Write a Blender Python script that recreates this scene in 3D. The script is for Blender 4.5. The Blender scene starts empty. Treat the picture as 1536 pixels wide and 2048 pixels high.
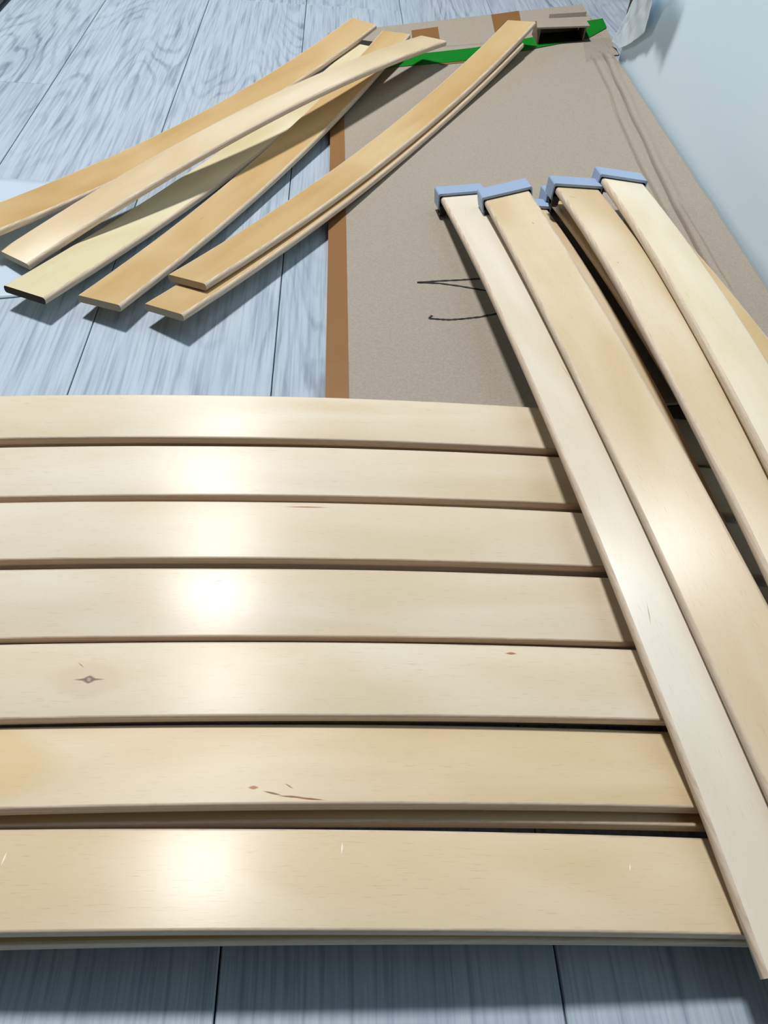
import bpy, bmesh, math, random
from mathutils import Matrix, Vector, noise as mnoise

# ------------------------------------------------------------------ camera, world, lights, exposure
scene = bpy.context.scene
COL = scene.collection

CAM_H = 0.4952
cam_data = bpy.data.cameras.new('camera')
cam_data.sensor_fit = 'VERTICAL'
cam_data.sensor_height = 32.0
cam_data.sensor_width = 24.0
cam_data.lens = 1540.0 / 2048.0 * 32.0
cam_data.clip_start = 0.01
cam_data.clip_end = 50
cam = bpy.data.objects.new('camera', cam_data)
COL.objects.link(cam)
_th, _ya, _ro = (math.radians(v) for v in (48.349, 6.752, 6.107))
_f = Vector((math.sin(_ya) * math.cos(_th), math.cos(_ya) * math.cos(_th), -math.sin(_th)))
_r = _f.cross(Vector((0, 0, 1))).normalized()
_u = _r.cross(_f)
_r2 = _r * math.cos(_ro) + _u * math.sin(_ro)
_u2 = -_r * math.sin(_ro) + _u * math.cos(_ro)
M = Matrix((_r2, _u2, -_f)).transposed().to_4x4()
M.translation = Vector((0, 0, CAM_H))
cam.matrix_world = M
scene.camera = cam

world = bpy.data.worlds.new('world')
scene.world = world
world.use_nodes = True
world.node_tree.nodes['Background'].inputs[0].default_value = (0.80, 0.90, 1.0, 1)
world.node_tree.nodes['Background'].inputs[1].default_value = 0.004

LAMP_POS = (-0.52, 1.62, 2.86)
WIN_POS = (-3.14, 1.9, 1.45)      # daylight through the window of the left wall


def lamp_light(name, pos, power, size, color):
    ld = bpy.data.lights.new(name, 'AREA')
    ld.shape = 'DISK'
    ld.size = size
    ld.energy = power
    ld.color = color
    lo = bpy.data.objects.new(name, ld)
    lo.location = pos
    COL.objects.link(lo)
    return lo


lamp_light('ceiling_lamp_light', LAMP_POS, 84, 0.36, (1.0, 0.99, 0.975))
win_data = bpy.data.lights.new('window_daylight', 'AREA')
win_data.shape = 'RECTANGLE'
win_data.size = 1.3
win_data.size_y = 1.2
win_data.energy = 18
win_data.color = (0.70, 0.88, 1.0)
win_light = bpy.data.objects.new('window_daylight', win_data)
win_light.matrix_world = Matrix.Translation(WIN_POS) @ Matrix.Rotation(math.radians(-90), 4, 'Y')
COL.objects.link(win_light)

vs = scene.view_settings
vs.view_transform = 'Standard'
vs.look = 'None'
vs.exposure = 0.25
vs.gamma = 1.0
vs.use_curve_mapping = False


# ------------------------------------------------------------------ helpers
def srgb(r, g, b):
    def c(v):
        v /= 255.0
        return v / 12.92 if v <= 0.04045 else ((v + 0.055) / 1.055) ** 2.4
    return (c(r), c(g), c(b), 1.0)


class NT:
    """tiny node-tree builder"""
    def __init__(self, name):
        self.mat = bpy.data.materials.new(name)
        self.mat.use_nodes = True
        self.t = self.mat.node_tree
        self.bsdf = self.t.nodes['Principled BSDF']

    def n(self, typ, **kw):
        nd = self.t.nodes.new(typ)
        for k, v in kw.items():
            setattr(nd, k, v)
        return nd

    def l(self, a, b):
        self.t.links.new(a, b)

    def val(self, sock, v):
        if hasattr(v, 'links') or isinstance(v, bpy.types.NodeSocket):
            self.l(v, sock)
        else:
            sock.default_value = v

    def math(self, op, a, b=0.0, c=0.0, clamp=False):
        nd = self.n('ShaderNodeMath', operation=op)
        nd.use_clamp = clamp
        for i, v in enumerate((a, b, c)):
            self.val(nd.inputs[i], v)
        return nd.outputs[0]

    def mix(self, fac, a, b, blend='MIX'):
        nd = self.n('ShaderNodeMix', data_type='RGBA', blend_type=blend)
        self.val(nd.inputs[0], fac)
        self.val(nd.inputs[6], a)
        self.val(nd.inputs[7], b)
        return nd.outputs[2]

    def noise(self, vec, scale=5.0, detail=3.0, rough=0.5, dist=0.0):
        nd = self.n('ShaderNodeTexNoise')
        self.l(vec, nd.inputs['Vector'])
        nd.inputs['Scale'].default_value = scale
        nd.inputs['Detail'].default_value = detail
        nd.inputs['Roughness'].default_value = rough
        nd.inputs['Distortion'].default_value = dist
        return nd.outputs['Fac']

    def ramp(self, fac, stops):
        nd = self.n('ShaderNodeValToRGB')
        self.l(fac, nd.inputs[0])
        e = nd.color_ramp.elements
        while len(e) < len(stops):
            e.new(0.5)
        for i, (p, c) in enumerate(stops):
            e[i].position = p
            e[i].color = c if isinstance(c, tuple) else (c, c, c, 1)
        return nd.outputs[0]

    def mapping(self, vec, scale=(1, 1, 1), loc=(0, 0, 0)):
        nd = self.n('ShaderNodeMapping')
        self.l(vec, nd.inputs[0])
        nd.inputs['Scale'].default_value = scale
        if hasattr(loc, 'links'):
            self.l(loc, nd.inputs['Location'])
        else:
            nd.inputs['Location'].default_value = loc
        return nd.outputs[0]

    def bump(self, height, strength=0.2, distance=0.001):
        nd = self.n('ShaderNodeBump')
        nd.inputs['Strength'].default_value = strength
        nd.inputs['Distance'].default_value = distance
        self.l(height, nd.inputs['Height'])
        self.l(nd.outputs[0], self.bsdf.inputs['Normal'])

    def objco(self):
        return self.n('ShaderNodeTexCoord').outputs['Object']


def simple_mat(name, col, rough=0.6, spec=0.5, noise_amt=0.0, noise_scale=60.0):
    t = NT(name)
    t.bsdf.inputs['Roughness'].default_value = rough
    t.bsdf.inputs['Specular IOR Level'].default_value = spec
    if noise_amt:
        f = t.noise(t.objco(), noise_scale, 3)
        d = tuple(v * (1 - noise_amt) for v in col[:3]) + (1,)
        b = tuple(min(1, v * (1 + noise_amt)) for v in col[:3]) + (1,)
        t.l(t.mix(f, d, b), t.bsdf.inputs['Base Color'])
    else:
        t.bsdf.inputs['Base Color'].default_value = col
    return t.mat


def mesh_obj(name, verts, faces, mat, parent=None, smooth=False, mats=None, fmi=None):
    me = bpy.data.meshes.new(name)
    me.from_pydata([tuple(v) for v in verts], [], faces)
    me.update()
    o = bpy.data.objects.new(name, me)
    COL.objects.link(o)
    for m in (mats or [mat]):
        me.materials.append(m)
    if fmi:
        me.polygons.foreach_set('material_index', fmi)
    if smooth:
        me.polygons.foreach_set('use_smooth', [True] * len(me.polygons))
    if parent:
        o.parent = parent
    return o


def empty(name, loc=(0, 0, 0)):
    o = bpy.data.objects.new(name, None)
    o.empty_display_size = 0.05
    o.location = loc
    COL.objects.link(o)
    return o


def tag(o, label=None, cat=None, group=None, kind=None):
    if label:
        o['label'] = label
    if cat:
        o['category'] = cat
    if group:
        o['group'] = group
    if kind:
        o['kind'] = kind
    return o


def box_vf(x0, x1, y0, y1, z0, z1):
    v = [(x0, y0, z0), (x1, y0, z0), (x1, y1, z0), (x0, y1, z0), (x0, y0, z1), (x1, y0, z1), (x1, y1, z1), (x0, y1, z1)]
    f = [(0, 3, 2, 1), (4, 5, 6, 7), (0, 1, 5, 4), (1, 2, 6, 5), (2, 3, 7, 6), (3, 0, 4, 7)]
    return v, f


def box(name, x0, x1, y0, y1, z0, z1, mat, parent=None):
    v, f = box_vf(x0, x1, y0, y1, z0, z1)
    return mesh_obj(name, v, f, mat, parent)


# ------------------------------------------------------------------ floor of laminate planks
def floor_material():
    t = NT('grey_oak_laminate')
    co = t.objco()
    info = t.n('ShaderNodeObjectInfo')
    comb = t.n('ShaderNodeCombineXYZ')
    t.l(t.math('MULTIPLY', info.outputs['Random'], 37.0), comb.inputs[0])
    t.l(t.math('MULTIPLY', info.outputs['Random'], 91.0), comb.inputs[1])
    add = t.n('ShaderNodeVectorMath', operation='ADD')
    t.l(co, add.inputs[0])
    t.l(comb.outputs[0], add.inputs[1])
    v = add.outputs[0]
    fine = t.noise(t.mapping(v, (300.0, 8.0, 1)), 1.0, 2.0, 0.5)
    # cathedral figure = ragged contour lines of a slow field
    slow = t.noise(t.mapping(v, (8.0, 1.5, 1)), 1.0, 1.5, 0.4, 0.2)
    slow = t.math('MULTIPLY_ADD', t.noise(t.mapping(v, (160.0, 30.0, 1)), 1.0, 1.0), 0.022, slow)
    rings = t.math('SINE', t.math('MULTIPLY', slow, 120.0))
    rings = t.ramp(t.math('MULTIPLY_ADD', rings, 0.5, 0.5), [(0.62, 0.0), (1.0, 1.0)])
    fig = t.ramp(t.noise(t.mapping(v, (4.0, 0.9, 1), (3, 5, 0)), 1.0, 2.0), [(0.46, 0.0), (0.60, 1.0)])
    streak = t.ramp(fine, [(0.46, 0.0), (0.66, 1.0)])
    coarse = t.noise(t.mapping(v, (90.0, 4.5, 1), (9, 2, 0)), 1.0, 3.0, 0.55)
    coarse = t.ramp(coarse, [(0.46, 0.0), (0.68, 1.0)])
    broad = t.noise(t.mapping(v, (9.0, 2.0, 1), (1, 7, 0)), 1.0, 2.0)
    light = srgb(178, 191, 204)
    mid = srgb(139, 154, 170)
    dark = srgb(96, 111, 130)
    c = t.mix(t.math('MULTIPLY', streak, 0.55), light, mid)
    c = t.mix(t.math('MULTIPLY', coarse, 0.45), c, mid)
    c = t.mix(t.math('MULTIPLY', t.math('MULTIPLY', streak, coarse), 0.3), c, dark)
    ring_amt = t.math('MULTIPLY', t.math('MULTIPLY', rings, fig), t.math('MULTIPLY_ADD', coarse, 0.45, 0.25))
    c = t.mix(ring_amt, c, dark)
    c = t.mix(t.ramp(broad, [(0.5, 0.0), (0.75, 0.3)]), c, mid)
    # occasional knots
    vor = t.n('ShaderNodeTexVoronoi')
    t.l(t.mapping(v, (3.6, 2.1, 1)), vor.inputs['Vector'])
    vor.inputs['Scale'].default_value = 1.0
    kn = t.ramp(vor.outputs['Distance'], [(0.025, 0.8), (0.06, 0.0)])
    c = t.mix(kn, c, dark)
    t.l(c, t.bsdf.inputs['Base Color'])
    t.bsdf.inputs['Roughness'].default_value = 0.48
    t.bsdf.inputs['Specular IOR Level'].default_value = 0.35
    t.bump(t.math('MULTIPLY_ADD', streak, -0.6, t.math('MULTIPLY', coarse, -0.4)), 0.25, 0.0006)
    return t.mat


M_FLOOR = floor_material()
M_GAP = simple_mat('dark_joint', srgb(48, 52, 66), 0.9, 0.1)
floor = box('floor', -3.2, 2.6, -2.2, 4.6, -0.06, -0.0075, M_GAP)
tag(floor, 'grey oak laminate plank floor', 'floor', kind='structure')

PW = 0.192
random.seed(4)
plank_meshes = {}


def plank_mesh(length):
    key = round(length, 3)
    if key in plank_meshes:
        return plank_meshes[key]
    g = 0.00055
    bv = 0.0007
    w, ln = PW - 2 * g, length - 2 * g
    bm = bmesh.new()
    lo = [bm.verts.new(p) for p in ((0, 0, -0.007), (w, 0, -0.007), (w, ln, -0.007), (0, ln, -0.007))]
    ml = [bm.verts.new(p) for p in ((0, 0, -bv), (w, 0, -bv), (w, ln, -bv), (0, ln, -bv))]
    tp = [bm.verts.new(p) for p in ((bv, bv, 0), (w - bv, bv, 0), (w - bv, ln - bv, 0), (bv, ln - bv, 0))]
    for a, b in ((lo, ml), (ml, tp)):
        for i in range(4):
            j = (i + 1) % 4
            bm.faces.new((a[i], a[j], b[j], b[i]))
    bm.faces.new(tp)
    me = bpy.data.meshes.new('plank')
    bm.to_mesh(me)
    bm.free()
    me.materials.append(M_FLOOR)
    plank_meshes[key] = me
    return me


PLEN = 1.38
X_A = -0.4376
# y of one end joint in each column counted from the joint line at X_A
JOINT = {-1: 1.318, 1: 1.798, 0: 0.55, 2: 1.02, 3: 0.30}
for ci in range(-6, 9):
    x0 = X_A + PW * ci
    if x0 + PW > 2.6 or x0 < -2.0:
        continue
    j = JOINT.get(ci, random.uniform(0, PLEN))
    if ci == 0:
        j = 0.52
    if ci == 2:
        j = 0.42
    y = j - PLEN * math.ceil((j + 1.6) / PLEN)
    while y < 3.6:
        o = bpy.data.objects.new('plank', plank_mesh(PLEN))
        o.location = (x0 + 0.00055, y + 0.00055, 0)
        o.parent = floor
        COL.objects.link(o)
        y += PLEN

# ------------------------------------------------------------------ room shell
M_WALL = simple_mat('white_wall_paint', srgb(226, 245, 255), 0.75, 0.25, 0.012, 240)
M_ROOM = simple_mat('low_bounce_room', srgb(44, 42, 41), 0.9, 0.2)  # near-black so the unseen walls bounce little light into the shadows
M_CEIL = simple_mat('low_bounce_ceiling', srgb(62, 60, 58), 0.9, 0.2)  # darkened as well, to hold down light bounced from above
wr = box('wall_right', 0.475, 0.60, -2.2, 1.394, 0.0, 2.95, M_WALL)
tag(wr, 'white painted wall beside the flattened cardboard box', 'wall', kind='structure')
for nm, dims in (('wall_left', (-3.3, -3.2, -2.2, 4.6, 0, 2.95)), ('wall_back', (-3.2, 2.6, 4.6, 4.7, 0, 2.95)),
                 ('wall_front', (-3.2, 2.6, -2.3, -2.2, 0, 2.95)), ('wall_far_right', (2.6, 2.7, -2.2, 4.6, 0, 2.95))):
    w = box(nm, *dims, M_ROOM)
    tag(w, 'plain room wall out of view', 'wall', kind='structure')
cl = box('ceiling', -3.2, 2.6, -2.2, 4.6, 2.95, 3.05, M_CEIL)
tag(cl, 'plain dark ceiling out of view', 'ceiling', kind='structure')

M_LAMP = simple_mat('lamp_white_metal', srgb(235, 235, 235), 0.4)
for nm, pos, lb in (('ceiling_lamp', LAMP_POS, 'round white ceiling lamp above the slats'),):
    r0 = 0.2
    vv, ff = [], []
    N = 32
    prof = [(0.0, 2.6), (r0, 2.6), (r0, 2.54), (r0 - 0.02, 2.525), (r0 - 0.03, 2.535), (0.0, 2.535)]
    for (r, z) in prof:
        for i in range(N):
            a = 2 * math.pi * i / N
            vv.append((r * math.cos(a), r * math.sin(a), z - 2.6))
    for k in range(len(prof) - 1):
        for i in range(N):
            j = (i + 1) % N
            ff.append((k * N + i, k * N + j, (k + 1) * N + j, (k + 1) * N + i))
    lo = mesh_obj(nm, vv, ff, M_LAMP)
    lo.location = (pos[0], pos[1], 2.95)
    tag(lo, lb, 'lamp', kind=None)

# window in the left wall
M_FRAME = simple_mat('white_window_frame', srgb(225, 225, 225), 0.5)
win = box('window_1', -3.2, -3.185, WIN_POS[1] - 0.68, WIN_POS[1] + 0.68, WIN_POS[2] - 0.63, WIN_POS[2] + 0.63, M_FRAME)
tag(win, 'window in the left wall out of view', 'window', kind='structure')
for (a, b, c, d) in ((-0.70, 0.70, 0.60, 0.68), (-0.70, 0.70, -0.68, -0.60), (-0.70, -0.64, -0.68, 0.68), (0.64, 0.70, -0.68, 0.68)):
    box('window_frame', -3.185, -3.15, WIN_POS[1] + a, WIN_POS[1] + b, WIN_POS[2] + c, WIN_POS[2] + d, M_FRAME, win)

# ------------------------------------------------------------------ slats
W, T = 0.053, 0.008


def slat_material(name, seed, tint=(218, 196, 158), dark=(196, 166, 120), pale=(232, 217, 188), marks=(), rough=0.33, warm=0.0):
    """birch veneer; local x runs along the slat, y across"""
    t = NT(name)
    co = t.objco()
    off = t.mapping(co, (1, 1, 1), (seed * 3.7, seed * 1.9, seed * 0.7))
    flame = t.noise(t.mapping(off, (3.0, 16.0, 1)), 1.0, 2.5, 0.5, 0.9)
    flame = t.ramp(flame, [(0.34, 0.0), (0.68, 1.0)])
    bands = t.math('SINE', t.math('MULTIPLY', t.noise(t.mapping(off, (2.2, 12.0, 1), (4, 1, 0)), 1.0, 1.5, 0.4, 0.6), 46.0))
    bands = t.math('MULTIPLY_ADD', bands, 0.5, 0.5)
    fine = t.noise(t.mapping(off, (26.0, 900.0, 1)), 1.0, 3.0, 0.6)
    pores = t.ramp(t.noise(t.mapping(off, (90.0, 1500.0, 1), (2, 2, 0)), 1.0, 2.0, 0.5), [(0.62, 0.0), (0.74, 1.0)])
    c = t.mix(flame, srgb(*dark), srgb(*tint))
    c = t.mix(t.math('MULTIPLY', t.ramp(t.noise(t.mapping(off, (4.5, 9.0, 1), (7, 3, 0)), 1.0, 2.0), [(0.45, 0.0), (0.7, 1.0)]), 0.75), c, srgb(*pale))
    c = t.mix(t.math('MULTIPLY', bands, 0.10), c, srgb(*dark))
    c = t.mix(t.math('MULTIPLY', t.ramp(fine, [(0.45, 0.0), (0.75, 1.0)]), 0.16), c, srgb(*dark))
    c = t.mix(t.math('MULTIPLY', pores, 0.22), c, srgb(150, 118, 82))
    sep = t.n('ShaderNodeSeparateXYZ')
    t.l(co, sep.inputs[0])
    for (mx, my, rx, ry, ang, col, amt) in marks:
        ca, sa = math.cos(ang), math.sin(ang)
        dx = t.math('SUBTRACT', sep.outputs[0], mx)
        dy = t.math('SUBTRACT', sep.outputs[1], my)
        u = t.math('DIVIDE', t.math('ADD', t.math('MULTIPLY', dx, ca), t.math('MULTIPLY', dy, sa)), rx)
        w = t.math('DIVIDE', t.math('SUBTRACT', t.math('MULTIPLY', dy, ca), t.math('MULTIPLY', dx, sa)), ry)
        # lens-like falloff, pointed along the grain
        d = t.math('ADD', t.math('ABSOLUTE', u), t.math('MULTIPLY', w, w))
        m = t.ramp(d, [(0.55, 1.0), (1.0, 0.0)])
        c = t.mix(t.math('MULTIPLY', m, amt), c, srgb(*col))
    t.l(c, t.bsdf.inputs['Base Color'])
    t.bsdf.inputs['Roughness'].default_value = rough
    t.bsdf.inputs['Specular IOR Level'].default_value = 0.45
    t.bsdf.inputs['Anisotropic'].default_value = 0.9
    ax = t.n('ShaderNodeCombineXYZ')
    ax.inputs[1].default_value = 1.0
    vt = t.n('ShaderNodeVectorTransform', vector_type='VECTOR', convert_from='OBJECT', convert_to='WORLD')
    t.l(ax.outputs[0], vt.inputs[0])
    t.l(vt.outputs[0], t.bsdf.inputs['Tangent'])
    t.bump(t.math('MULTIPLY_ADD', fine, 0.6, t.math('MULTIPLY', pores, -0.5)), 0.12, 0.0003)
    return t.mat


def edge_material():
    t = NT('plywood_edge')
    co = t.objco()
    lay = t.noise(t.mapping(co, (6.0, 40.0, 900.0)), 1.0, 2.0)
    sp = t.noise(t.mapping(co, (160.0, 200.0, 700.0)), 1.0, 3.0)
    c = t.mix(t.ramp(lay, [(0.35, 0.0), (0.65, 1.0)]), srgb(192, 172, 148), srgb(216, 199, 176))
    c = t.mix(t.ramp(sp, [(0.5, 0.0), (0.8, 0.45)]), c, srgb(168, 146, 122))
    t.l(c, t.bsdf.inputs['Base Color'])
    t.bsdf.inputs['Roughness'].default_value = 0.6
    return t.mat


M_EDGE = edge_material()
M_ENDGRAIN = simple_mat('cut_end_grain', srgb(176, 158, 134), 0.75, 0.2, 0.15, 700)
M_DARK_END = simple_mat('dark_near_end', srgb(70, 58, 46), 0.75, 0.2, 0.35, 260)  # darker colour for the near end of one slat
M_CAP = simple_mat('blue_grey_plastic', srgb(150, 170, 198), 0.45, 0.4, 0.02, 300)
M_HOOK_AND_SHADE = simple_mat('black_plastic_and_shade', srgb(30, 28, 28), 0.5)  # hooks, and painted shade inside the end caps


def slat_section(r):
    """(y, z) outline of the plywood section, top surface at z = 0, rounded sides"""
    hw = W / 2
    pts = []
    for sd in (-1, 1):
        arc = []
        for i in range(4):                       # lower corner
            a = -math.pi / 2 + math.pi / 2 * i / 3
            arc.append((sd * (hw - r + r * math.cos(a)), -T + r + r * math.sin(a)))
        for i in range(4):                       # upper corner
            a = math.pi / 2 * i / 3
            arc.append((sd * (hw - r + r * math.cos(a)), -r + r * math.sin(a)))
        if sd == 1:
            arc.reverse()
        pts += arc
    return pts


SECTION_ROUND = slat_section(0.0029)
SECTION_CRISP = slat_section(0.0015)
NSEG = 56
slat_mesh_cache = {}


def slat_mesh(bow, length, mat, near_end=None, SECTION=SECTION_ROUND):
    n = len(SECTION)
    verts, faces, mi = [], [], []
    for k in range(NSEG + 1):
        s = -1 + 2 * k / NSEG
        x = s * length / 2
        zb = bow * (1 - s * s)
        sl = -4 * bow * s / length
        q = math.sqrt(1 + sl * sl)
        nx, nz = -sl / q, 1 / q
        for (y, z) in SECTION:
            verts.append((x + nx * z, y, zb + nz * z))
    h = n // 2
    for k in range(NSEG):
        for i in range(n):
            j = (i + 1) % n
            a, b = k * n + i, k * n + j
            faces.append((a, a + n, b + n, b))
            # i == h-1: top face ; i == n-1: bottom face ; the rest are rounded sides
            mi.append(0 if i in (h - 1, n - 1) else 1)
    faces.append(tuple(range(n)))
    mi.append(2)
    faces.append(tuple(reversed(range(NSEG * n, NSEG * n + n))))
    mi.append(1)
    me = bpy.data.meshes.new('slat')
    me.from_pydata(verts, [], faces)
    me.materials.append(mat)
    me.materials.append(M_EDGE)
    me.materials.append(near_end or M_ENDGRAIN)
    me.polygons.foreach_set('material_index', mi)
    sm = [True] * len(faces)
    sm[-1] = sm[-2] = False
    me.polygons.foreach_set('use_smooth', sm)
    me.update()
    try:
        me.set_sharp_from_angle(angle=math.radians(40))
    except Exception:
        pass
    bm = bmesh.new()
    bm.from_mesh(me)
    bmesh.ops.recalc_face_normals(bm, faces=bm.faces)
    bm.to_mesh(me)
    bm.free()
    return me


def slat_matrix(p):
    cx, cy, cz, ya, pi, ro = p[:6]
    d = Vector((math.cos(ya) * math.cos(pi), math.sin(ya) * math.cos(pi), math.sin(pi)))
    w = Vector((-math.sin(ya), math.cos(ya), 0))
    n = d.cross(w)
    w2 = w * math.cos(ro) + n * math.sin(ro)
    n2 = -w * math.sin(ro) + n * math.cos(ro)
    m = Matrix((d, w2, n2)).transposed().to_4x4()
    m.translation = Vector((cx, cy, cz))
    return m


def end_cap(parent, length, bow):
    """blue-grey plastic holder pushed onto the far end of a slat, with a black hook under it"""
    hw = W / 2
    x0, x1 = length / 2 - 0.0045, length / 2 + 0.0215
    o = 0.0030
    bm = bmesh.new()
    zt, zb = 0.0042, -0.0155
    def ring(x, yw, za, zc, ch=0.0012):
        pts = [(-yw, zc + ch), (-yw, za - ch), (-yw + ch, za), (yw - ch, za), (yw, za - ch), (yw, zc + ch), (yw - ch, zc), (-yw + ch, zc)]
        return [bm.verts.new((x, y, z)) for y, z in pts]
    r0 = ring(x0, hw + o, zt, zb)
    r1 = ring(x1 - 0.001, hw + o, zt, zb)
    r2 = ring(x1, hw + o - 0.001, zt - 0.001, zb + 0.001)
    ri = ring(x0, hw + 0.0014, 0.0013, -0.0125)
    rd = ring(x0 + 0.014, hw + 0.0014, 0.0013, -0.0125)
    n = 8
    for a, b in ((r0, r1), (r1, r2), (ri, r0), (rd, ri)):
        for i in range(n):
            j = (i + 1) % n
            f = bm.faces.new((a[i], b[i], b[j], a[j]))
            if a is rd or a is ri:
                f.material_index = 1 if a is rd else 0  # inner walls painted black for the shade inside the cap
    bm.faces.new(r2)
    f = bm.faces.new(rd)
    f.material_index = 1
    bmesh.ops.recalc_face_normals(bm, faces=bm.faces)
    # tilt the cap to follow the end slope of the bowed slat
    sl = -4 * bow / length
    rot = Matrix.Translation((length / 2, 0, 0)) @ Matrix.Rotation(-math.atan(sl), 4, 'Y') @ Matrix.Translation((-length / 2, 0, 0))
    bm.transform(rot)
    me = bpy.data.meshes.new('end_cap')
    bm.to_mesh(me)
    bm.free()
    me.materials.append(M_CAP)
    me.materials.append(M_HOOK_AND_SHADE)
    c = bpy.data.objects.new('end_cap', me)
    c.parent = parent
    COL.objects.link(c)
    c['label'] = 'blue-grey plastic end cap'
    # hook: a small bent tongue on each side under the slat
    for s in (-1, 1):
        bm = bmesh.new()
        path = [(-0.004, -0.0105), (-0.004, -0.020), (0.001, -0.0235), (0.007, -0.021), (0.009, -0.0155)]
        yw = 0.004
        yc = s * (hw - 0.003)
        rings = []
        for i, (x, z) in enumerate(path):
            a = path[max(0, i - 1)]
            b = path[min(len(path) - 1, i + 1)]
            tx, tz = b[0] - a[0], b[1] - a[1]
            q = math.hypot(tx, tz)
            nx, nz = -tz / q * 0.0013, tx / q * 0.0013
            rings.append([bm.verts.new((length / 2 + x + sx * nx, yc + sy * yw, z + sx * nz)) for sx, sy in ((-1, -1), (-1, 1), (1, 1), (1, -1))])
        for a, b in zip(rings, rings[1:]):
            for i in range(4):
                j = (i + 1) % 4
                bm.faces.new((a[i], a[j], b[j], b[i]))
        bm.faces.new(rings[0])
        bm.faces.new(rings[-1])
        bmesh.ops.recalc_face_normals(bm, faces=bm.faces)
        bm.transform(rot)
        me = bpy.data.meshes.new('hook')
        bm.to_mesh(me)
        bm.free()
        me.materials.append(M_HOOK_AND_SHADE)
        hk = bpy.data.objects.new('hook', me)
        hk.parent = c
        COL.objects.link(hk)


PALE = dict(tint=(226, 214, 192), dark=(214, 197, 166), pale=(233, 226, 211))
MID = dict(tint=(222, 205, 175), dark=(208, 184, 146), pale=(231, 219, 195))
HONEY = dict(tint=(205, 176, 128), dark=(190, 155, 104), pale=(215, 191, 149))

SLATS = {
#  key: (cx, cy, cz, yaw, pitch, roll, bow, length)
'F1': (-0.04784, 0.49927, 0.02977, 0.01022, 0.00179, 0.02429, 0.02142, 0.84),
'F2': (-0.05482, 0.43858, 0.02609, 0.02127, -0.00482, 0.04942, 0.02203, 0.84),
'F3': (-0.05006, 0.37423, 0.02813, 0.01072, -0.00205, 0.05668, 0.02323, 0.84),
'F4': (-0.05147, 0.30757, 0.03033, 0.00782, -0.00103, 0.10779, 0.02517, 0.84),
'F5': (-0.04439, 0.24338, 0.03702, -0.00013, 0.00689, -0.02459, 0.02338, 0.84),
'F6': (-0.05034, 0.18708, 0.03382, 0.00019, 0.00078, -0.15454, 0.02278, 0.84),
'F6b': (-0.055, 0.1826, 0.0193, -0.008, 0.016, -0.136, 0.0237, 0.84),
'F7': (-0.04304, 0.12637, 0.02863, -0.01829, 0.0009, -0.08192, 0.02426, 0.84),
'F7b': (-0.05641, 0.12369, 0.01305, -0.00976, -0.00392, -0.12362, 0.02468, 0.84),
'R1': (0.20958, 0.49432, 0.05423, 1.68598, -0.00077, -0.08133, 0.02618, 0.84),
'R2b': (0.27099, 0.47146, 0.04691, 1.64559, 0.01223, 0.04354, 0.02849, 0.84),
'R3': (0.33391, 0.49238, 0.056639999999999996, 1.66784, 0.0086, 0.00042, 0.02447, 0.84),
'R5b': (0.39661, 0.41707, 0.06912, 1.63998, 0.00935, 0.00726, 0.02434, 0.84),
'R2': (0.25282, 0.43771, 0.07387, 1.69016, 0.02512, -0.23198, 0.02227, 0.84),
'R4': (0.31143, 0.44547, 0.08483, 1.63067, 0.01781, 0.04067, 0.02472, 0.84),
'R5': (0.34779, 0.4596, 0.0944, 1.5832, 0.00601, 0.09789, 0.02174, 0.84),
'U1': (-0.16664, 1.18691, 0.04262, 1.03182, 0.01024, 0.02274, -0.02387, 0.8637),
'U2': (-0.08989, 1.10712, 0.04234, 0.89613, 0.05951, -0.08256, 0.0214, 0.8229),
'U3': (-0.12467, 1.09659, 0.02872, 1.12247, 0.00442, -0.02806, -0.01734, 0.8638),
'U4': (-0.06373, 1.09262, 0.03995, 1.15902, 0.03333, -0.0707, -0.0218, 0.8592),
'U5': (0.08482, 1.10436, 0.06048, 1.01157, 0.05781, -0.15161, -0.02294, 0.88438),
'U5b': (0.06313, 1.05602, 0.04856, 1.01587, 0.04627, -0.13856, -0.02157, 0.87646),
}
GF = 'slats laid in rows across the foreground'
GR = 'capped slats lying over the foreground rows'
GU = 'loose slats scattered at the back'
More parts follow.
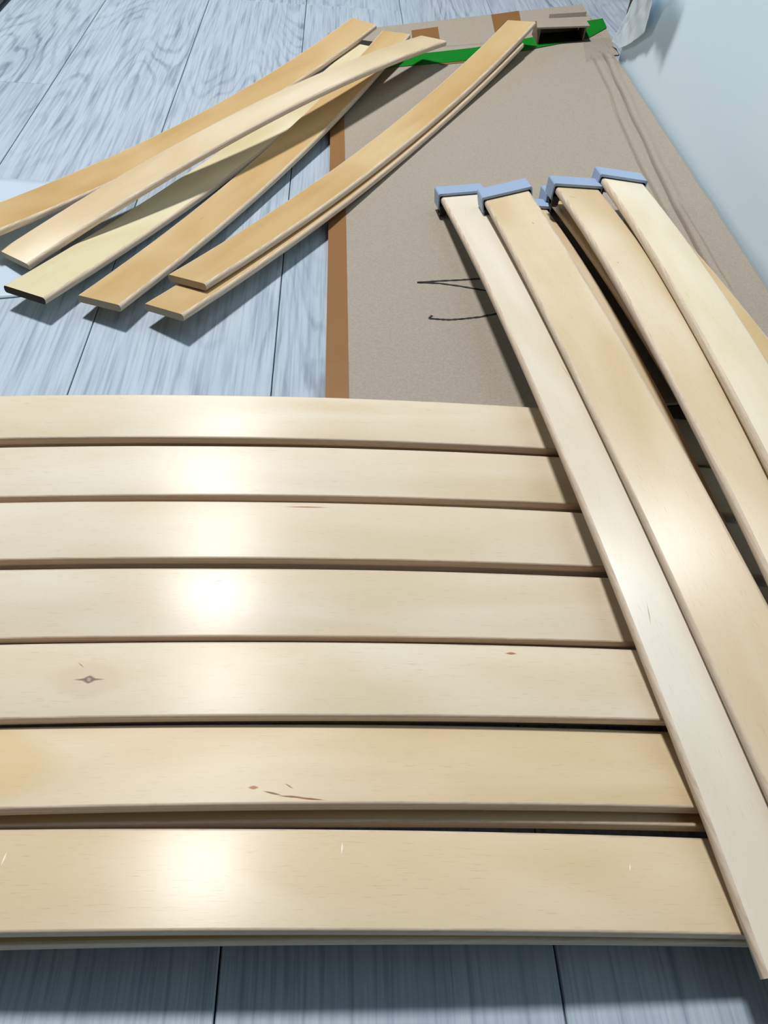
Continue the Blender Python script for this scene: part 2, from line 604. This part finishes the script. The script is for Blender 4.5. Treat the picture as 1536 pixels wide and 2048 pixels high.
INFO = {
'F1': (PALE, GF, 'pale birch slat laid crosswise, farthest of the seven foreground rows', ()),
'F2': (PALE, GF, 'pale birch slat in the second foreground row, counted from the cardboard', ()),
'F3': (PALE, GF, 'pale birch slat in the third foreground row, thin brown streak near its far edge', ()),
'F4': (PALE, GF, 'birch slat with a bright lamp reflection in the middle, fourth of seven foreground rows', ()),
'F5': (PALE, GF, 'birch slat with a dark grey eye-shaped knot near its left end', ()),
'F6': (MID, GF, 'birch slat with small brown flecks near its front edge, second nearest foreground row', ()),
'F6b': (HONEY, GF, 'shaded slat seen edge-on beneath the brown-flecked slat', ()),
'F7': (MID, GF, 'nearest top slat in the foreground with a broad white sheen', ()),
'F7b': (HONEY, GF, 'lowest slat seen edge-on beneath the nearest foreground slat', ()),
'R1': (PALE, GR, 'capped birch slat lying lengthwise directly on the ends of the foreground rows', ()),
'R2': (MID, GR, 'tilted capped slat overlapping the leftmost lengthwise slat', ()),
'R2b': (MID, GR, 'slat peeping out along the right edge of the tilted capped slat', ()),
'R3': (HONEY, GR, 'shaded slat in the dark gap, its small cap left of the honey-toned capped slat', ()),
'R4': (MID, GR, 'honey-toned capped slat right of the dark gap', ()),
'R5': (PALE, GR, 'palest capped slat, rightmost on top, nearest the white wall', ()),
'R5b': (HONEY, GR, 'slat showing along the right edge of the rightmost pale capped slat', ()),
'U1': (HONEY, GU, 'loose honey slat farthest left, resting on the bare laminate at the back', ()),
'U2': (MID, GU, 'loose slat arching over the others and ending above the green tape', ()),
'U3': (PALE, GU, 'loose greenish-pale slat with a dark near end, under the arching slat', ()),
'U4': (HONEY, GU, 'loose honey slat between the greenish-pale one and the stacked pair', ()),
'U5': (HONEY, GU, 'upper slat of the loose stacked pair crossing the cardboard', ()),
'U5b': (HONEY, GU, 'lower slat of the loose stacked pair crossing the cardboard', ()),
}
# natural marks in the veneer: (x, y, half length, half width, angle, colour, amount)
MARKS = {
'F3': [(0.0375, 0.0215, 0.020, 0.0007, 0.0, (150, 92, 50), 0.8)],
'F4': [(-0.0205, 0.0159, 0.0035, 0.0005, 0.3, (130, 112, 92), 0.7)],
'F5': [(-0.0981, -0.0007, 0.0110, 0.0011, 0.0, (84, 68, 62), 0.9), (-0.0981, -0.0007, 0.0046, 0.0032, 0.0, (70, 58, 56), 0.95), (-0.0981, -0.0007, 0.0016, 0.0018, 0.6, (170, 158, 148), 0.9),
       (-0.0981, -0.0007, 0.030, 0.016, 0.0, (205, 180, 154), 0.3), (-0.1052, 0.0097, 0.0035, 0.0004, -0.7, (170, 120, 70), 0.8),
       (0.1702, 0.0198, 0.0045, 0.0011, 0.0, (168, 98, 48), 0.9)],
'F6': [(0.0134, -0.0164, 0.0034, 0.0013, 0.0, (164, 106, 50), 0.9), (0.0244, -0.0200, 0.0065, 0.0007, -0.25, (120, 76, 40), 0.9),
       (0.0352, -0.0222, 0.0085, 0.0007, -0.08, (128, 78, 40), 0.9), (0.0455, -0.0236, 0.0100, 0.0007, -0.10, (140, 84, 40), 0.9), (0.0335, -0.0156, 0.0035, 0.0005, -0.6, (150, 100, 60), 0.8),
       (-0.140, 0.000, 0.050, 0.030, 0.0, (212, 180, 126), 0.5)],
'F7': [(-0.1245, 0.0103, 0.0040, 0.0005, 1.45, (246, 240, 226), 0.9), (0.0563, 0.0157, 0.0035, 0.0005, 1.5, (246, 240, 226), 0.9), (0.2197, 0.0078, 0.0022, 0.0004, 1.3, (246, 240, 226), 0.9)],
'R1': [(-0.209, 0.0115, 0.0100, 0.0004, -0.2, (150, 110, 64), 0.7), (0.0402, -0.0080, 0.014, 0.0005, 0.1, (190, 140, 70), 0.6)],
'R2': [(0.3402, -0.0091, 0.0025, 0.0006, 0.3, (130, 90, 50), 0.8)],
'R4': [(0.3883, 0.0144, 0.0060, 0.0012, 1.2, (170, 112, 60), 0.5), (0.2333, 0.0133, 0.0016, 0.0006, 0.4, (120, 84, 52), 0.8)],
'U4': [(-0.22, 0.004, 0.006, 0.0010, 0.0, (170, 118, 62), 0.5)],
}
# each foreground row is a stack: two more slats lie unseen under the top one, set back a little
for row in ('F1', 'F2', 'F3', 'F4', 'F5'):
    for lv in (1, 2):
        q = list(SLATS[row])
        q[1] += 0.005 + 0.002 * (lv - 1)
        q[0] += 0.006 * (-1) ** lv
        q[2] -= 0.0086 * lv
        SLATS[row + 'h%d' % lv] = tuple(q)
        INFO[row + 'h%d' % lv] = (HONEY, 'slats hidden inside the foreground stacks', 'birch slat hidden in a stack under a foreground slat', ())
for i, (k, p) in enumerate(SLATS.items()):
    pal, grp, lab, _ = INFO[k]
    pal = dict(pal)
    if k == 'U3':
        pal = dict(tint=(222, 214, 180), dark=(208, 196, 156), pale=(232, 226, 200))
    if k == 'R1':
        pal = dict(tint=(228, 219, 201), dark=(217, 204, 178), pale=(234, 228, 215))
    if k == 'R5':
        pal = dict(tint=(228, 216, 188), dark=(216, 200, 164), pale=(238, 230, 210))
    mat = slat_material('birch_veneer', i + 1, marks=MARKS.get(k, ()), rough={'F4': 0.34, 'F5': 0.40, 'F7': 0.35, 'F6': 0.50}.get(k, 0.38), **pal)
    me = slat_mesh(p[6], p[7], mat, M_DARK_END if k == 'U3' else None, SECTION_CRISP if k[0] == 'F' else SECTION_ROUND)
    o = bpy.data.objects.new('bed_slat', me)
    COL.objects.link(o)
    o.matrix_world = slat_matrix(p)
    tag(o, lab, 'slat', grp)
    if k[0] == 'R' and k != 'R5b':
        end_cap(o, p[7], p[6])

# ------------------------------------------------------------------ collapsed cardboard box
CB_A, CB_B = 0.009, 0.126
CX0, CX1, CY0, CY1 = 0.0, 0.467, 0.535, 1.665
CT = 0.003


def cz(x):
    return CB_A + CB_B * x


def board_material(name, a, b):
    t = NT(name)
    co = t.objco()
    f = t.noise(t.mapping(co, (1, 1, 1)), 420.0, 3.0, 0.6)
    g = t.noise(co, 9.0, 2.0)
    flute = t.math('SINE', t.math('MULTIPLY', t.noise(t.mapping(co, (2.0, 160.0, 1)), 1.0, 1.0), 8.0))
    c = t.mix(t.ramp(f, [(0.3, 0.0), (0.7, 1.0)]), srgb(*a), srgb(*b))
    c = t.mix(t.math('MULTIPLY', g, 0.25), c, srgb(*a))
    t.l(c, t.bsdf.inputs['Base Color'])
    t.bsdf.inputs['Roughness'].default_value = 0.8
    t.bsdf.inputs['Specular IOR Level'].default_value = 0.25
    t.bump(t.math('MULTIPLY_ADD', flute, 0.15, f), 0.12, 0.0004)
    return t.mat


M_BOARD = board_material('brown_cardboard', (150, 141, 128), (166, 157, 144))
M_BOARD_IN = board_material('cardboard_inner', (112, 96, 80), (130, 112, 96))
M_TAPE = simple_mat('brown_parcel_tape', srgb(138, 100, 62), 0.35, 0.5, 0.06, 30)
M_GREEN = simple_mat('green_tape', srgb(16, 122, 34), 0.35, 0.5, 0.05, 60)
M_INK_AND_SHADE = simple_mat('marker_ink_and_shade', srgb(14, 13, 16), 0.5)  # marker lines, and painted shade in the pocket and slit

boxo = empty('cardboard_box', (0.2335, 1.1, 0.0))
tag(boxo, 'collapsed brown cardboard box with brown and green tape lying beside the white wall', 'box')
BO = Vector((0.2335, 1.1, 0.0))


def bl(v):
    return (v[0] - BO.x, v[1] - BO.y, v[2] - BO.z)


def bpart(name, verts, faces, mat, **kw):
    return mesh_obj(name, [bl(v) for v in verts], faces, mat, boxo, **kw)


CRE1 = [(0.4295, 1.40), (0.428, 1.275), (0.411, 1.08), (0.407, 0.948), (0.406, 0.80), (0.405, 0.535)]
CRE3 = [(0.4275, 0.90), (0.4285, 0.867), (0.4295, 0.776), (0.4285, 0.70)]
CRE2 = [(0.449, 1.42), (0.448, 1.366), (0.440, 1.214), (0.430, 1.061), (0.421, 0.906), (0.418, 0.778), (0.419, 0.60), (0.419, 0.535)]


def crease_x(c, y):
    for (x1, y1), (x0, y0) in zip(c, c[1:]):
        if y0 <= y <= y1:
            return x0 + (x1 - x0) * (y - y0) / (y1 - y0)
    return None


def surf(x, y):
    z = cz(x)
    wob = 0.0035 * mnoise.noise(Vector((y * 9.0, 3.1, 0.0)))
    for c, depth, wdt in ((CRE1, 0.0040, 0.0015), (CRE2, 0.0065, 0.0014), (CRE3, 0.0030, 0.0011)):
        xc = crease_x(c, y)
        if xc is not None:
            xc += wob
            q = (x - xc) / wdt
            z -= depth * math.exp(-q * q)
            # paper bulges beside the fold
            q2 = (x - xc - 0.007) / 0.006
            z += depth * 0.45 * math.exp(-q2 * q2)
    if x > 0.36 and y < 1.43:
        z += 0.0012 * mnoise.noise(Vector((x * 60, y * 14, 2.0)))
    # faint second fold near the foreground rows
    if y < 0.72:
        q = (x - 0.161) / 0.0025
        z -= 0.0009 * math.exp(-q * q) * min(1, (0.72 - y) / 0.05)
    return z


xs = [CX0 + 0.36 * i / 60 for i in range(61)] + [0.36 + (CX1 - 0.36) * i / 150 for i in range(1, 151)]
ys = [CY0 + (1.5 - CY0) * i / 110 for i in range(111)]
TAPE_Y = 1.5
verts, faces = [], []
for y in ys:
    for x in xs:
        verts.append((x, y, surf(x, y)))
nx = len(xs)
for j in range(len(ys) - 1):
    for i in range(nx - 1):
        a = j * nx + i
        faces.append((a, a + 1, a + nx + 1, a + nx))
top_n = len(verts)
for y in (ys[0], ys[-1]):
    for x in (xs[0], xs[-1]):
        verts.append((x, y, cz(x) - CT))
A, Bv, Cv, D = top_n, top_n + 1, top_n + 2, top_n + 3
faces.append((A, Cv, D, Bv))
faces.append(tuple([A, Bv] + [i for i in range(nx - 1, -1, -1)]))
lastrow = (len(ys) - 1) * nx
faces.append(tuple([D, Cv] + [lastrow + i for i in range(nx)]))
faces.append(tuple([Cv, A] + [j * nx for j in range(len(ys))]))
faces.append(tuple([Bv, D] + [j * nx + nx - 1 for j in range(len(ys) - 1, -1, -1)]))
tp = bpart('top_panel', verts, faces, M_BOARD)
tp.data.polygons.foreach_set('use_smooth', [True] * ((nx - 1) * (len(ys) - 1)) + [False] * 5)

# bottom panel on the floor and the right side panel that still stands half upright
v, f = box_vf(CX0 + 0.004, CX1 - 0.004, CY0 + 0.004, 1.5, 0.0003, 0.0006)
bpart('bottom_panel', v, f, M_BOARD_IN)
v, f = box_vf(CX1 - 0.003, CX1, CY0 + 0.002, 1.5, 0.0003, cz(CX1) - CT)
bpart('side_panel', v, f, M_BOARD)
v, f = box_vf(CX0, CX0 + 0.003, CY0 + 0.002, 1.5, 0.0003, cz(CX0) - CT)
bpart('side_panel', v, f, M_TAPE)


def sheet(name, quad, thick, mat, lift=0.0, nu=2, nv=2, wave=0.0, flat=False, seed=0):
    """thin slab that follows the tilted top of the box; quad = four (x, y) corners counter-clockwise"""
    vt, fc = [], []
    for lay in (1, 0):
        for j in range(nv + 1):
            for i in range(nu + 1):
                u, w_ = i / nu, j / nv
                x = (quad[0][0] * (1 - u) + quad[1][0] * u) * (1 - w_) + (quad[3][0] * (1 - u) + quad[2][0] * u) * w_
                y = (quad[0][1] * (1 - u) + quad[1][1] * u) * (1 - w_) + (quad[3][1] * (1 - u) + quad[2][1] * u) * w_
                z = (cz(x) if flat else surf(x, y)) + lift
                if wave:
                    z += wave * mnoise.noise(Vector((x * 45 + seed, y * 45, seed)))
                vt.append((x, y, z + (thick if lay else 0)))
    m = (nu + 1) * (nv + 1)
    for j in range(nv):
        for i in range(nu):
            a = j * (nu + 1) + i
            fc.append((a, a + 1, a + nu + 2, a + nu + 1))
            fc.append((m + a, m + a + nu + 1, m + a + nu + 2, m + a + 1))
    rim = [i for i in range(nu)] + [j * (nu + 1) + nu for j in range(nv)] + [nv * (nu + 1) + nu - i for i in range(nu)] + [(nv - j) * (nu + 1) for j in range(nv)]
    for a, b in zip(rim, rim[1:] + rim[:1]):
        fc.append((a, m + a, m + b, b))
    return bpart(name, vt, fc, mat, smooth=False)


# end flap beyond the green tape
sheet('end_flap', [(-0.004, 1.5), (0.467, 1.5), (0.470, 1.668), (-0.009, 1.614)], CT, M_BOARD, -CT, 12, 4, 0.0, True)
# side flap stub right of the tape
sheet('corner_flap', [(0.467, 1.40), (0.476, 1.40), (0.487, 1.582), (0.467, 1.586)], 0.002, M_BOARD, -0.002, 2, 6, 0.0, True)
# brown tape along the left edge, wrapping the fold
sheet('edge_tape', [(-0.0006, CY0), (0.0225, CY0), (0.0195, 1.49), (-0.0006, 1.49)], 0.0003, M_TAPE, 0.0003, 2, 40, 0.0004, True)
sheet('tape_patch', [(0.142, 1.508), (0.190, 1.508), (0.193, 1.600), (0.144, 1.591)], 0.0003, M_TAPE, 0.0004, 2, 3, 0, True)
sheet('tape_patch', [(0.288, 1.510), (0.336, 1.510), (0.349, 1.655), (0.296, 1.645)], 0.0003, M_TAPE, 0.0004, 2, 3, 0, True)
sheet('tape_patch', [(0.180, 1.411), (0.222, 1.414), (0.222, 1.436), (0.180, 1.436)], 0.0002, M_TAPE, 0.0003, 2, 2, 0, True)
sheet('tape_patch', [(0.322, 1.447), (0.344, 1.449), (0.344, 1.470), (0.322, 1.470)], 0.0002, M_TAPE, 0.0003, 2, 2, 0, True)
sheet('green_tape', [(0.0, 1.412), (0.24, 1.422), (0.25, 1.479), (0.0, 1.455)], 0.0003, M_GREEN, 0.0008, 8, 2, 0.0004, True)
sheet('green_tape', [(0.24, 1.422), (0.442, 1.484), (0.442, 1.536), (0.25, 1.479)], 0.0003, M_GREEN, 0.0008, 8, 2, 0.0004, True)
sheet('green_tape', [(0.442, 1.484), (0.484, 1.528), (0.488, 1.578), (0.446, 1.566)], 0.0003, M_GREEN, 0.0010, 4, 2, 0.0008, True, 3)

# raised pocket: a folded tab standing up from the far end, open towards the viewer
pz = 0.027
x0, x1 = 0.352, 0.432
yb, yf = 1.474, 1.526
tv = []


def slab(name, pts, th, mat):
    """quad pts (3D, ccw seen from outside) thickened inwards"""
    p = [Vector(q) for q in pts]
    nrm = (p[1] - p[0]).cross(p[3] - p[0]).normalized()
    vv = [tuple(q) for q in p] + [tuple(q - nrm * th) for q in p]
    ff = [(0, 1, 2, 3), (7, 6, 5, 4)] + [(i, i + 4, (i + 1) % 4 + 4, (i + 1) % 4) for i in range(4)]
    return bpart(name, vv, ff, mat)


zl, zr = cz(x0), cz(x1)
slab('tab_roof', [(x0 - 0.006, yb - 0.004, zl + pz), (x1 + 0.004, yb - 0.004, zr + pz - 0.002), (x1 + 0.008, yf, zr + pz - 0.006), (x0 + 0.004, yf, zl + pz - 0.004)], 0.0025, M_BOARD)
slab('tab_side', [(x0, yf, zl), (x0, yb, zl), (x0, yb, zl + pz - 0.002), (x0 + 0.002, yf, zl + pz - 0.006)], 0.0025, M_BOARD_IN)
slab('tab_side', [(x1, yb, zr), (x1 + 0.004, yf, zr), (x1 + 0.004, yf, zr + pz - 0.008), (x1, yb, zr + pz - 0.004)], 0.0025, M_BOARD_IN)
slab('tab_back', [(x1, yf, zr), (x0, yf, zl), (x0 + 0.002, yf, zl + pz - 0.007), (x1 + 0.002, yf, zr + pz - 0.009)], 0.0025, M_BOARD_IN)
slab('tab_shade', [(x0, yb, zl + 0.0015), (x1, yb, zr + 0.0015), (x1 + 0.004, yf, zr + 0.002), (x0, yf, zl + 0.0015)], 0.001, M_INK_AND_SHADE)  # black slab paints in the shade inside the pocket
# shade of a slit behind the tab, painted black, with a small upstanding lip
slab('slit_shadow', [(0.402, 1.606, cz(0.402) + 0.0006), (0.457, 1.600, cz(0.457) + 0.0006), (0.457, 1.609, cz(0.457) + 0.0006), (0.402, 1.615, cz(0.402) + 0.0006)], 0.0004, M_INK_AND_SHADE)
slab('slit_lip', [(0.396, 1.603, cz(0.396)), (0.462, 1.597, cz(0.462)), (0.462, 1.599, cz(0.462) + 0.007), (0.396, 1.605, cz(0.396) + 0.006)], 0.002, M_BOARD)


# marker strokes, drawn as flat ribbons on the board
def stroke(pts, wdt):
    sp = []
    for i in range(len(pts) - 1):
        for k in range(6):
            q = k / 6
            sp.append((pts[i][0] * (1 - q) + pts[i + 1][0] * q, pts[i][1] * (1 - q) + pts[i + 1][1] * q))
    sp.append(pts[-1])
    vt, fc = [], []
    for i, (x, y) in enumerate(sp):
        a, b = sp[max(0, i - 1)], sp[min(len(sp) - 1, i + 1)]
        tx, ty = b[0] - a[0], b[1] - a[1]
        q = math.hypot(tx, ty) or 1
        w_ = wdt * (0.5 + 0.12 * math.sin(i * 1.9))
        for s in (-1, 1):
            xx, yy = x - ty / q * w_ * s, y + tx / q * w_ * s
            vt.append((xx, yy, surf(xx, yy) + 0.0004))
    for i in range(len(sp) - 1):
        fc.append((2 * i + 1, 2 * i, 2 * i + 2, 2 * i + 3))
    bpart('marker_stroke', vt, fc, M_INK_AND_SHADE)


stroke([(0.100, 0.763), (0.125, 0.763), (0.147, 0.762), (0.165, 0.762), (0.200, 0.759)], 0.0026)
stroke([(0.100, 0.763), (0.125, 0.758), (0.146, 0.750), (0.168, 0.740), (0.200, 0.727)], 0.0024)
stroke([(0.1115, 0.698), (0.108, 0.693), (0.119, 0.690), (0.129, 0.688), (0.142, 0.688), (0.156, 0.689), (0.174, 0.692), (0.205, 0.699)], 0.0025)


# crumpled clear tape on the far right corner
def clear_plastic(name, tint, alpha_like, rough):
    t = NT(name)
    gl = t.n('ShaderNodeBsdfGlossy')
    gl.inputs['Color'].default_value = (1, 1, 1, 1)
    gl.inputs['Roughness'].default_value = rough
    tr = t.n('ShaderNodeBsdfTransparent')
    tr.inputs['Color'].default_value = tint
    mx = t.n('ShaderNodeMixShader')
    mx.inputs[0].default_value = alpha_like
    t.l(tr.outputs[0], mx.inputs[1])
    t.l(gl.outputs[0], mx.inputs[2])
    t.l(mx.outputs[0], t.t.nodes['Material Output'].inputs['Surface'])
    return t.mat


M_CLEAR = clear_plastic('clear_tape', (1.0, 1.0, 1.0, 1), 0.04, 0.12)
sheet('clear_tape', [(0.415, 1.375), (0.468, 1.375), (0.478, 1.478), (0.432, 1.486)], 0.0002, M_CLEAR, 0.0035, 22, 30, 0.006, True, 5)

# ------------------------------------------------------------------ crumpled white film on the wall corner
def film_material():
    t = NT('white_packing_film')
    t.bsdf.inputs['Base Color'].default_value = srgb(232, 244, 252)
    t.bsdf.inputs['Roughness'].default_value = 0.4
    tl = t.n('ShaderNodeBsdfTranslucent')
    tl.inputs['Color'].default_value = srgb(222, 232, 240)
    mx = t.n('ShaderNodeMixShader')
    mx.inputs[0].default_value = 0.12
    t.l(t.bsdf.outputs[0], mx.inputs[1])
    t.l(tl.outputs[0], mx.inputs[2])
    t.l(mx.outputs[0], t.t.nodes['Material Output'].inputs['Surface'])
    return t.mat


M_FILM = film_material()


def film(name, outline_lo, outline_hi, nu, nv, off, amp, seed, label):
    """sheet between two polylines given as (y, z, gap from wall)"""
    def samp(pl, u):
        q = u * (len(pl) - 1)
        i = min(int(q), len(pl) - 2)
        w_ = q - i
        return [pl[i][k] * (1 - w_) + pl[i + 1][k] * w_ for k in range(3)]
    vt, fc = [], []
    for j in range(nv + 1):
        for i in range(nu + 1):
            a, b = samp(outline_lo, i / nu), samp(outline_hi, i / nu)
            w_ = j / nv
            y, z, g = (a[k] * (1 - w_) + b[k] * w_ for k in range(3))
            r = mnoise.noise(Vector((y * 28 + seed, z * 22, seed))) + 0.5 * abs(mnoise.noise(Vector((y * 70, z * 50 + seed, 1.0))))
            vt.append((0.475 - max(0.0012, g + off + amp * r), y, z))
    for j in range(nv):
        for i in range(nu):
            a = j * (nu + 1) + i
            fc.append((a, a + 1, a + nu + 2, a + nu + 1))
    o = mesh_obj(name, vt, fc, M_FILM, smooth=True)
    sol = o.modifiers.new('thickness', 'SOLIDIFY')
    sol.thickness = 0.0003
    tag(o, label, 'plastic film')
    return o


film('packing_film', [(1.440, 0.076, 0.003), (1.385, 0.082, 0.006), (1.335, 0.105, 0.008), (1.280, 0.138, 0.010), (1.262, 0.180, 0.020), (1.215, 0.215, 0.035)],
     [(1.440, 0.077, 0.003), (1.428, 0.092, 0.004), (1.395, 0.130, 0.006), (1.365, 0.168, 0.012), (1.335, 0.24, 0.024), (1.27, 0.29, 0.036), (1.20, 0.30, 0.040)], 60, 40, 0.0, 0.004, 3.0,
     'crumpled white plastic film hanging on the far corner of the white wall')

# ------------------------------------------------------------------ pale plastic sheet on the floor at the left
M_SHEET = simple_mat('pale_blue_film', srgb(190, 206, 220), 0.35, 0.5, 0.02, 40)
vt, fc = [], []
NU, NV = 26, 26
quad = [(-0.62, 0.70), (-0.30, 0.745), (-0.330, 1.010), (-0.66, 0.955)]
for j in range(NV + 1):
    for i in range(NU + 1):
        u, w_ = i / NU, j / NV
        x = (quad[0][0] * (1 - u) + quad[1][0] * u) * (1 - w_) + (quad[3][0] * (1 - u) + quad[2][0] * u) * w_
        y = (quad[0][1] * (1 - u) + quad[1][1] * u) * (1 - w_) + (quad[3][1] * (1 - u) + quad[2][1] * u) * w_
        y += 0.006 * math.sin(x * 40)
        vt.append((x, y, 0.0012 + 0.0011 * mnoise.noise(Vector((x * 22, y * 18, 4.0)))))
for j in range(NV):
    for i in range(NU):
        a = j * (NU + 1) + i
        fc.append((a, a + 1, a + NU + 2, a + NU + 1))
sh = mesh_obj('plastic_sheet', vt, fc, M_SHEET, smooth=True)
sol = sh.modifiers.new('thickness', 'SOLIDIFY')
sol.thickness = 0.0003
tag(sh, 'pale blue plastic sheet on the floor under the farthest left slat', 'plastic sheet')

# ------------------------------------------------------------------ brown wooden things at the far corners
M_BROWN = simple_mat('dark_brown_wood', srgb(104, 84, 72), 0.6, 0.3, 0.12, 30)
M_GREYB = simple_mat('grey_brown_wood', srgb(120, 108, 98), 0.6, 0.3, 0.10, 30)
M_BASE_SHADE = simple_mat('black_base_shade', srgb(22, 18, 18), 0.7)


def board_thing(name, a, b, width_dir, w, h, label, mat):
    root = empty(name, (a[0], a[1], 0))
    d = Vector((b[0] - a[0], b[1] - a[1], 0))
    s = Vector(width_dir) * w
    def prism(nm, z0, z1, inset, m):
        p = [Vector((0, 0, 0)) + s * inset, d + s * inset, d + s, s]
        vv = [(q.x, q.y, z0) for q in p] + [(q.x, q.y, z1) for q in p]
        ff = [(0, 3, 2, 1), (4, 5, 6, 7)] + [(i, (i + 1) % 4, (i + 1) % 4 + 4, i + 4) for i in range(4)]
        return mesh_obj(nm, vv, ff, m, root)
    prism('base_shade', 0.0, 0.010, 0.15, M_BASE_SHADE)  # black base strip stands for the shadow gap under the board
    prism('board', 0.010, h, 0.0, mat)
    tag(root, label, 'furniture')
    return root


board_thing('low_furniture', (-0.603, 1.25), (-0.603, 2.6), (-1, 0, 0), 0.30, 0.09, 'low grey-brown wooden furniture edge on the floor in the far left corner', M_GREYB)
board_thing('wooden_board', (0.611, 1.822), (0.80, 2.32), (0.935, -0.354, 0), 0.022, 0.05, 'narrow dark brown board on the floor behind the white film', M_BROWN)
